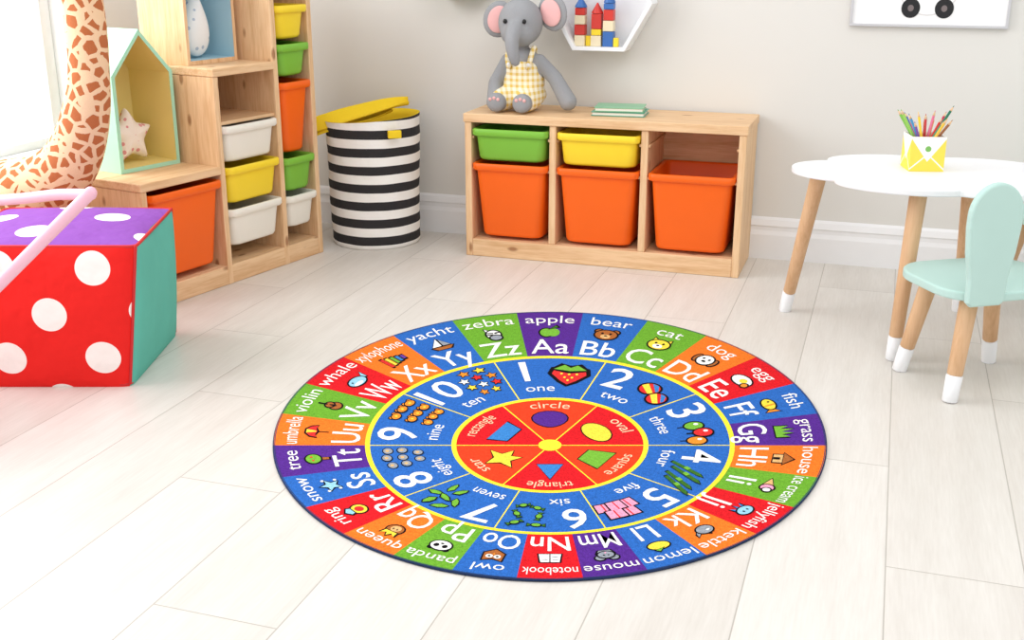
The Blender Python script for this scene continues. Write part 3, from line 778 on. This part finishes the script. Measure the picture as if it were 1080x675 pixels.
icons = {
 'apple': [e(-.3, -.1, .55, .7, 'g'), e(.3, -.1, .55, .7, 'g', N_), pg([(0, .5), (.5, 1.1), (.7, .8)], 'd')],
 'bear': animal('n', 't'), 'cat': animal('y', 'w', 't'),
 'dog': [e(-.85, 0, .3, .6, 'n'), e(.85, 0, .3, .6, 'n'), e(0, 0, .75, .8, 'w'), e(-.3, .2, .12, .15, 'k', N_), e(.3, .2, .12, .15, 'k', N_), e(0, -.25, .22, .15, 'k', N_)],
 'egg': [e(-.1, 0, 1.1, .7, 'w'), e(.1, 0, .4, .35, 'y', N_), e(.8, -.4, .3, .3, 'o')],
 'fish': [pg([(.6, 0), (1.25, .6), (1.25, -.6)], 'o'), e(-.1, 0, .9, .55, 'y'), e(-.5, .12, .12, .12, 'k', N_), pg([(-.1, .5), (.1, -.5), (.25, -.4), (.1, .5)], 'o', N_)],
 'grass': [pg([(-1, -.6), (-.9, .6), (-.5, -.1), (-.35, 1), (0, -.1), (.3, .9), (.5, -.1), (.95, .6), (1, -.6)], 'g')],
 'house': [pg([(-.7, -.8), (.7, -.8), (.7, .1), (-.7, .1)], 't'), pg([(-1, .1), (1, .1), (0, .95)], 'n'), pg([(-.2, -.8), (.2, -.8), (.2, -.2), (-.2, -.2)], 'k', N_)],
 'ice cream': [pg([(-1.2, -.1), (.2, .5), (.2, -.6)], 't'), e(.45, 0, .5, .6, 'P'), e(.85, .1, .3, .35, 'w')],
 'jellyfish': [pg([(-.6, 0), (-.7, -.9), (-.2, -.2), (0, -1), (.2, -.2), (.7, -.9), (.6, 0)], 'b'), e(0, .25, .8, .6, 'c'), e(-.25, .3, .1, .14, 'k', N_), e(.25, .3, .1, .14, 'k', N_)],
 'kettle': [pg([(.5, .1), (1.2, .7), (1.1, .2), (.6, -.4)], 's'), e(0, -.1, .8, .65, 's'), pg([(-.4, .55), (.4, .55), (0, .9)], 'k', N_), e(-.2, .1, .2, .12, 'w', N_)],
 'lemon': [e(0, 0, 1, .62, 'y'), pg([(-.2, .5), (.3, 1), (.6, .7)], 'g')],
 'mouse': [e(-.6, .45, .4, .4, 's'), e(.6, .45, .4, .4, 's'), pg([(-.8, -.2), (.8, -.2), (.5, -.8), (-.5, -.8)], 's'), e(0, 0, .7, .55, 's'), e(-.2, .1, .1, .1, 'k', N_), e(.2, .1, .1, .1, 'k', N_), e(0, -.3, .1, .1, 'P', N_)],
 'notebook': [pg([(-1, -.7), (1, -.7), (.8, .7), (-.8, .7)], 'w'), pg([(-.05, -.7), (.05, -.7), (.05, .7), (-.05, .7)], 'k', N_), pg([(-.7, .2), (-.2, .2), (-.2, .32), (-.7, .32)], 's', N_), pg([(.2, .2), (.7, .2), (.7, .32), (.2, .32)], 's', N_), pg([(-.7, -.2), (-.2, -.2), (-.2, -.08), (-.7, -.08)], 's', N_)],
 'owl': [pg([(-.9, -.3), (-.8, 1), (0, .6), (.8, 1), (.9, -.3), (0, -1)], 'n'), e(-.35, .25, .32, .32, 'w', N_), e(.35, .25, .32, .32, 'w', N_), e(-.35, .25, .13, .13, 'k', N_), e(.35, .25, .13, .13, 'k', N_), pg([(-.15, 0), (.15, 0), (0, -.3)], 'o', N_)],
 'panda': [e(-.7, .6, .32, .32, 'k', N_), e(.7, .6, .32, .32, 'k', N_), e(0, 0, .95, .8, 'w'), e(-.4, .1, .25, .3, 'k', N_), e(.4, .1, .25, .3, 'k', N_), e(0, -.3, .16, .12, 'k', N_)],
 'queen': [e(0, -.1, .8, .75, 'n'), e(0, -.2, .5, .5, 't', N_), pg([(-.6, .4), (-.7, 1.1), (-.25, .7), (0, 1.2), (.25, .7), (.7, 1.1), (.6, .4)], 'y'), e(-.2, -.1, .08, .1, 'k', N_), e(.2, -.1, .08, .1, 'k', N_)],
 'ring': [e(0, -.2, .75, .7, 'y'), e(0, -.2, .45, .42, 'r', N_), pg([(-.4, .5), (.4, .5), (.5, .85), (0, 1.2), (-.5, .85)], 'c')],
 'snow': [pg([(x_ * .95, y_ * .95) for x_, y_ in starp], 'c'), e(-.9, .5, .15, .15, 'w', N_), e(.9, .5, .15, .15, 'w', N_), e(.8, -.6, .15, .15, 'w', N_), e(-.8, -.6, .15, .15, 'w', N_)],
 'tree': [pg([(-.2, -1), (.2, -1), (.2, 0), (-.2, 0)], 'n'), e(0, .35, .75, .65, 'g'), e(-.3, .4, .12, .12, 'r', N_), e(.3, .5, .12, .12, 'r', N_)],
 'umbrella': [pg([(-.07, -1), (.07, -1), (.07, .3), (-.07, .3)], 'k', N_), pg([(-1, 0), (-.8, .6), (-.3, .95), (.3, .95), (.8, .6), (1, 0), (.5, .15), (0, 0), (-.5, .15)], 'r'), pg([(-.3, .95), (.3, .95), (.1, .1), (-.1, .1)], 'y', N_)],
 'violin': [e(0, -.45, .6, .5, 'n'), e(0, .1, .42, .35, 'n'), pg([(-.1, .3), (.1, .3), (.1, 1.15), (-.1, 1.15)], 'k', N_), e(0, -.2, .12, .35, 'k', N_)],
 'whale': [pg([(.7, 0), (1.3, .8), (1.2, -.1)], 'c'), e(-.1, -.1, 1, .6, 'c'), e(-.3, -.4, .6, .22, 'w', N_), e(-.6, .05, .1, .1, 'k', N_)],
 'xylophone': [pg([(-1, -.8), (-.7, -.8), (-.7, .8), (-1, .8)], 'r'), pg([(-.55, -.68), (-.25, -.68), (-.25, .68), (-.55, .68)], 'y'), pg([(-.1, -.56), (.2, -.56), (.2, .56), (-.1, .56)], 'g'), pg([(.35, -.44), (.65, -.44), (.65, .44), (.35, .44)], 'b'), pg([(.8, -.32), (1.1, -.32), (1.1, .32), (.8, .32)], 'p')],
 'yacht': [pg([(-1, -.3), (1, -.3), (.6, -.8), (-.6, -.8)], 'n'), pg([(-.05, -.2), (-.05, 1.1), (-.9, -.2)], 'w'), pg([(.1, -.2), (.1, .9), (.8, -.2)], 's')],
 'zebra': [pg([(-.5, .4), (-.6, 1.1), (-.1, .7)], 'w'), e(0, .1, .6, .7, 'w'), e(.1, -.5, .5, .4, 's'), pg([(-.6, .3), (0, .2), (0, .35), (-.55, .45)], 'k', N_), pg([(-.6, 0), (-.05, -.05), (-.05, .1), (-.6, .15)], 'k', N_), pg([(.6, .3), (.1, .2), (.1, .35), (.55, .45)], 'k', N_), e(.2, .25, .1, .1, 'k', N_)],
}
for i, wd in enumerate(words):
    th = i * dl; L_ = wd[0].upper() + wd[0]
    text(L_, th, .733, .150, 'white', 3, .142, .006, wide=.88)
    text(wd, th, .938, .080, 'white', 3, .205, .0, wide=1.08)
    icon(th, .846, .042, icons[wd])
nums = ['one', 'two', 'three', 'four', 'five', 'six', 'seven', 'eight', 'nine', 'ten']
GR = {1: [(0, 0)], 2: [(-.5, .3), (.5, -.3)], 3: [(-1.0, .0), (0, .35), (1.0, -.1)], 4: [(-1.2, -.1), (-.4, .1), (.4, 0), (1.1, .2)], 5: [(-.45, .55), (.45, .55), (-.9, -.35), (0, -.35), (.9, -.35)],
      6: [(-.6, 1.0), (.7, .9), (-.7, 0), (.8, -.1), (-.5, -.95), (.6, -1.1)], 7: [(-.5, 1.0), (.45, .9), (-.95, .2), (0, .15), (.95, .1), (-.4, -.8), (.5, -.9)],
      8: [(-.9, .8), (0, .95), (.9, .8), (-.9, 0), (.0, .05), (.9, 0), (-.4, -.85), (.5, -.85)],
      9: [(x_, y_) for y_ in (.95, 0, -.95) for x_ in (-.9, 0, .9)], 10: [(-.5, 1.2), (.5, 1.2), (-.95, .45), (0, .5), (.95, .45), (-.95, -.35), (0, -.3), (.95, -.35), (-.5, -1.1), (.5, -1.1)]}
ni = {1: (.070, [pg([(-.75, .55), (-.9, 0), (-.45, -.7), (0, -1.1), (.45, -.7), (.9, 0), (.75, .55), (0, .7)], 'r'), pg([(-.8, .5), (-.3, .95), (0, .65), (.3, .95), (.8, .5), (0, .3)], 'g')] + [e(x_, y_, .07, .1, 'y', N_) for x_, y_ in ((-.4, 0), (.4, 0), (0, -.05), (-.2, -.4), (.2, -.4), (0, -.7))]),
      2: (.042, [e(0, 0, .9, .9, 'r'), pg([(-.9, .1), (-.6, .65), (.75, -.45), (.4, -.8)], 'y', N_), pg([(-.3, .85), (.3, .85), (.88, .1), (.8, -.2)], 'b', N_)]),
      3: (.036, [pg([(-.1, -1.6), (.1, -1.6), (.1, -.5), (-.1, -.5)], 'k', N_), e(0, .1, .75, .95, 'g'), e(-.25, .4, .2, .25, 'w', N_)]),
      4: (.078, [pg([(-.11, -1), (.11, -1), (.11, .75), (0, 1.1), (-.11, .75)], 'd'), pg([(-.11, -.2), (.11, -.2), (.11, .1), (-.11, .1)], 'g', N_)]),
      5: (.036, [pg([(-.85, -.8), (.85, -.8), (.85, .8), (-.85, .8)], 'P'), pg([(-.08, -.8), (.08, -.8), (.08, .8), (-.08, .8)], 'r', N_)]),
      6: (.021, [pg([(-1.4, .5), (-.6, 0), (-1.4, -.5)], 'd'), pg([(1.4, .5), (.6, 0), (1.4, -.5)], 'd'), e(0, 0, .7, .5, 'g')]),
      7: (.026, [pg([(-.9, -.6), (.1, -.5), (.8, .3), (.9, .9), (0, .6), (-.6, .1)], 'g')]),
      8: (.021, [e(0, 0, .9, .8, 's'), e(0, .1, .35, .35, 't', N_)]),
      9: (.022, [e(-.6, .5, .35, .35, 'o'), e(.6, .5, .35, .35, 'o'), e(0, -.1, .9, .7, 'o'), e(0, -.1, .25, .25, 'y', N_)]),
      10: (.021, [pg(starp, 'o')])}
for i, wd in enumerate(nums):
    n = i + 1; th = i * pi / 5
    text(str(n), th, .548, .205 if n < 10 else .19, 'white', 3, None if n < 10 else .15, .008, xo=-.09 if n < 10 else -.085)
    text(wd, th, .428, .072, 'white', 3, .13, .0, xo=-.035 if n not in (2, 3) else -.02)
    s, shp_ = ni[n]
    for j, (gx, gy) in enumerate(GR[n]):
        sh_ = shp_
        if n == 3: sh_ = [shp_[0], e(0, .1, .75, .95, ('g', 'r', 'o')[j]), shp_[2]]
        if n == 10: sh_ = [pg(starp, ('o', 'y', 'w', 'r')[j % 4])]
        kx = .055 if n != 2 else .07
        icon(th, .535, s, sh_, xo=(.078 if n > 1 else .07) + gx * kx, yo=gy * .065, layer=3 + (j % 2) * 6, rot=(.7 * j if n in (6, 7) else (-.5 if n == 4 else 0)), ol=.2 if n != 4 else .07)
shapes_ = [('circle', [e(0, 0, 1, .95, 'purple')]), ('oval', [e(0, 0, 1.15, .75, 'y')]), ('square', [pg([(-.85, -.8), (.85, -.8), (.85, .8), (-.85, .8)], 'g')]),
           ('triangle', [pg([(-1, -.7), (1, -.7), (0, .95)], 'b')]), ('star', [pg([(x_ * 1.15, y_ * 1.15) for x_, y_ in starp], 'y')]), ('rectangle', [pg([(-1, -.6), (1, -.6), (1, .6), (-1, .6)], 'b')])]
for i, (wd, sh_) in enumerate(shapes_):
    th = i * pi / 3
    icon(th, .195, .062, sh_, ol=.08)
    text(wd, th, .298, .066, 'cream', 3, .17, .0, wide=1.05)
# fabric base with rolled edge
n = 160
prof = [(.985, .0005), (1.0, .001), (1.002, .003), (1.0, .0056), (.994, .0064), (.990, .0058)]
rings = []
for r, z in prof: rings.append([rw(*pol(2 * pi * i / n, r)) + (z,) for i in range(n)])
M_bind = fabric('rug_binding', CR['navy'], 300)
loft('binding', rings, M_bind, RG)
me = bpy.data.meshes.new('printed_pile'); me.from_pydata(RV, [], RF); me.update()
ca = me.color_attributes.new('Col', 'FLOAT_COLOR', 'CORNER')
buf = []
for p_, c_ in zip(me.polygons, RC):
    for _ in range(p_.loop_total): buf += list(c_)
ca.data.foreach_set('color', buf)
bm = bmesh.new(); bm.from_mesh(me)
for f_ in bm.faces:
    f_.normal_update()
    if f_.normal.z < 0: f_.normal_flip()
bm.to_mesh(me); bm.free()
m, nt, b = newmat('rug_print')
at = nt.nodes.new('ShaderNodeAttribute'); at.attribute_name = 'Col'
v = objco(nt); nz = noise(nt, v, 420, 3, .75); nz2 = noise(nt, v, 140, 2, .6)
f_ = mth(nt, 'ADD', mth(nt, 'MULTIPLY', nz, 1.7), mth(nt, 'MULTIPLY', nz2, .6))
hs = nt.nodes.new('ShaderNodeHueSaturation'); lnk(nt, at.outputs['Color'], hs.inputs['Color']); lnk(nt, mth(nt, 'SUBTRACT', f_, .18), hs.inputs['Value'])
lnk(nt, hs.outputs[0], b.inputs['Base Color']); b.inputs['Roughness'].default_value = .95; b.inputs['Specular IOR Level'].default_value = .08
bump(nt, b, nz, .5, .002)
me.materials.append(m)
link(bpy.data.objects.new('printed_pile', me), RG)

# ------------------------------------------------------------------ lights
wd_ = bpy.data.worlds.new('world'); scene.world = wd_; wd_.use_nodes = True
wd_.node_tree.nodes['Background'].inputs[0].default_value = (.99, .992, 1.0, 1); wd_.node_tree.nodes['Background'].inputs[1].default_value = 1.08
def area(name, loc, tgt, sx, sy, en, col=(1, 1, 1)):
    l = bpy.data.lights.new(name, 'AREA'); l.shape = 'RECTANGLE'; l.size = sx; l.size_y = sy; l.energy = en; l.color = col
    o = bpy.data.objects.new(name, l); o.location = loc
    o.rotation_euler = (Vector(tgt) - Vector(loc)).to_track_quat('-Z', 'Y').to_euler(); link(o); return o
area('window_light', (XL - .5, 2.0, 1.6), (-.6, 2.4, .2), 2.2, 1.8, 72, (.98, .99, 1))
area('overhead_fill', (.2, 1.6, 2.9), (-.2, 2.6, 0), 1.4, 1.4, 20, (1, .98, .96))  # soft overhead fill, added for some shadow; not a fixture of the room

# ------------------------------------------------------------------ camera
cam = bpy.data.cameras.new('cam'); cam.sensor_width = 36; cam.lens = 40.0; cam.clip_start = .05
co = bpy.data.objects.new('cam', cam); co.location = (0, 0, 1.048)
co.rotation_euler = (radians(90 - 18.306), 0, radians(18.218)); link(co); scene.camera = co
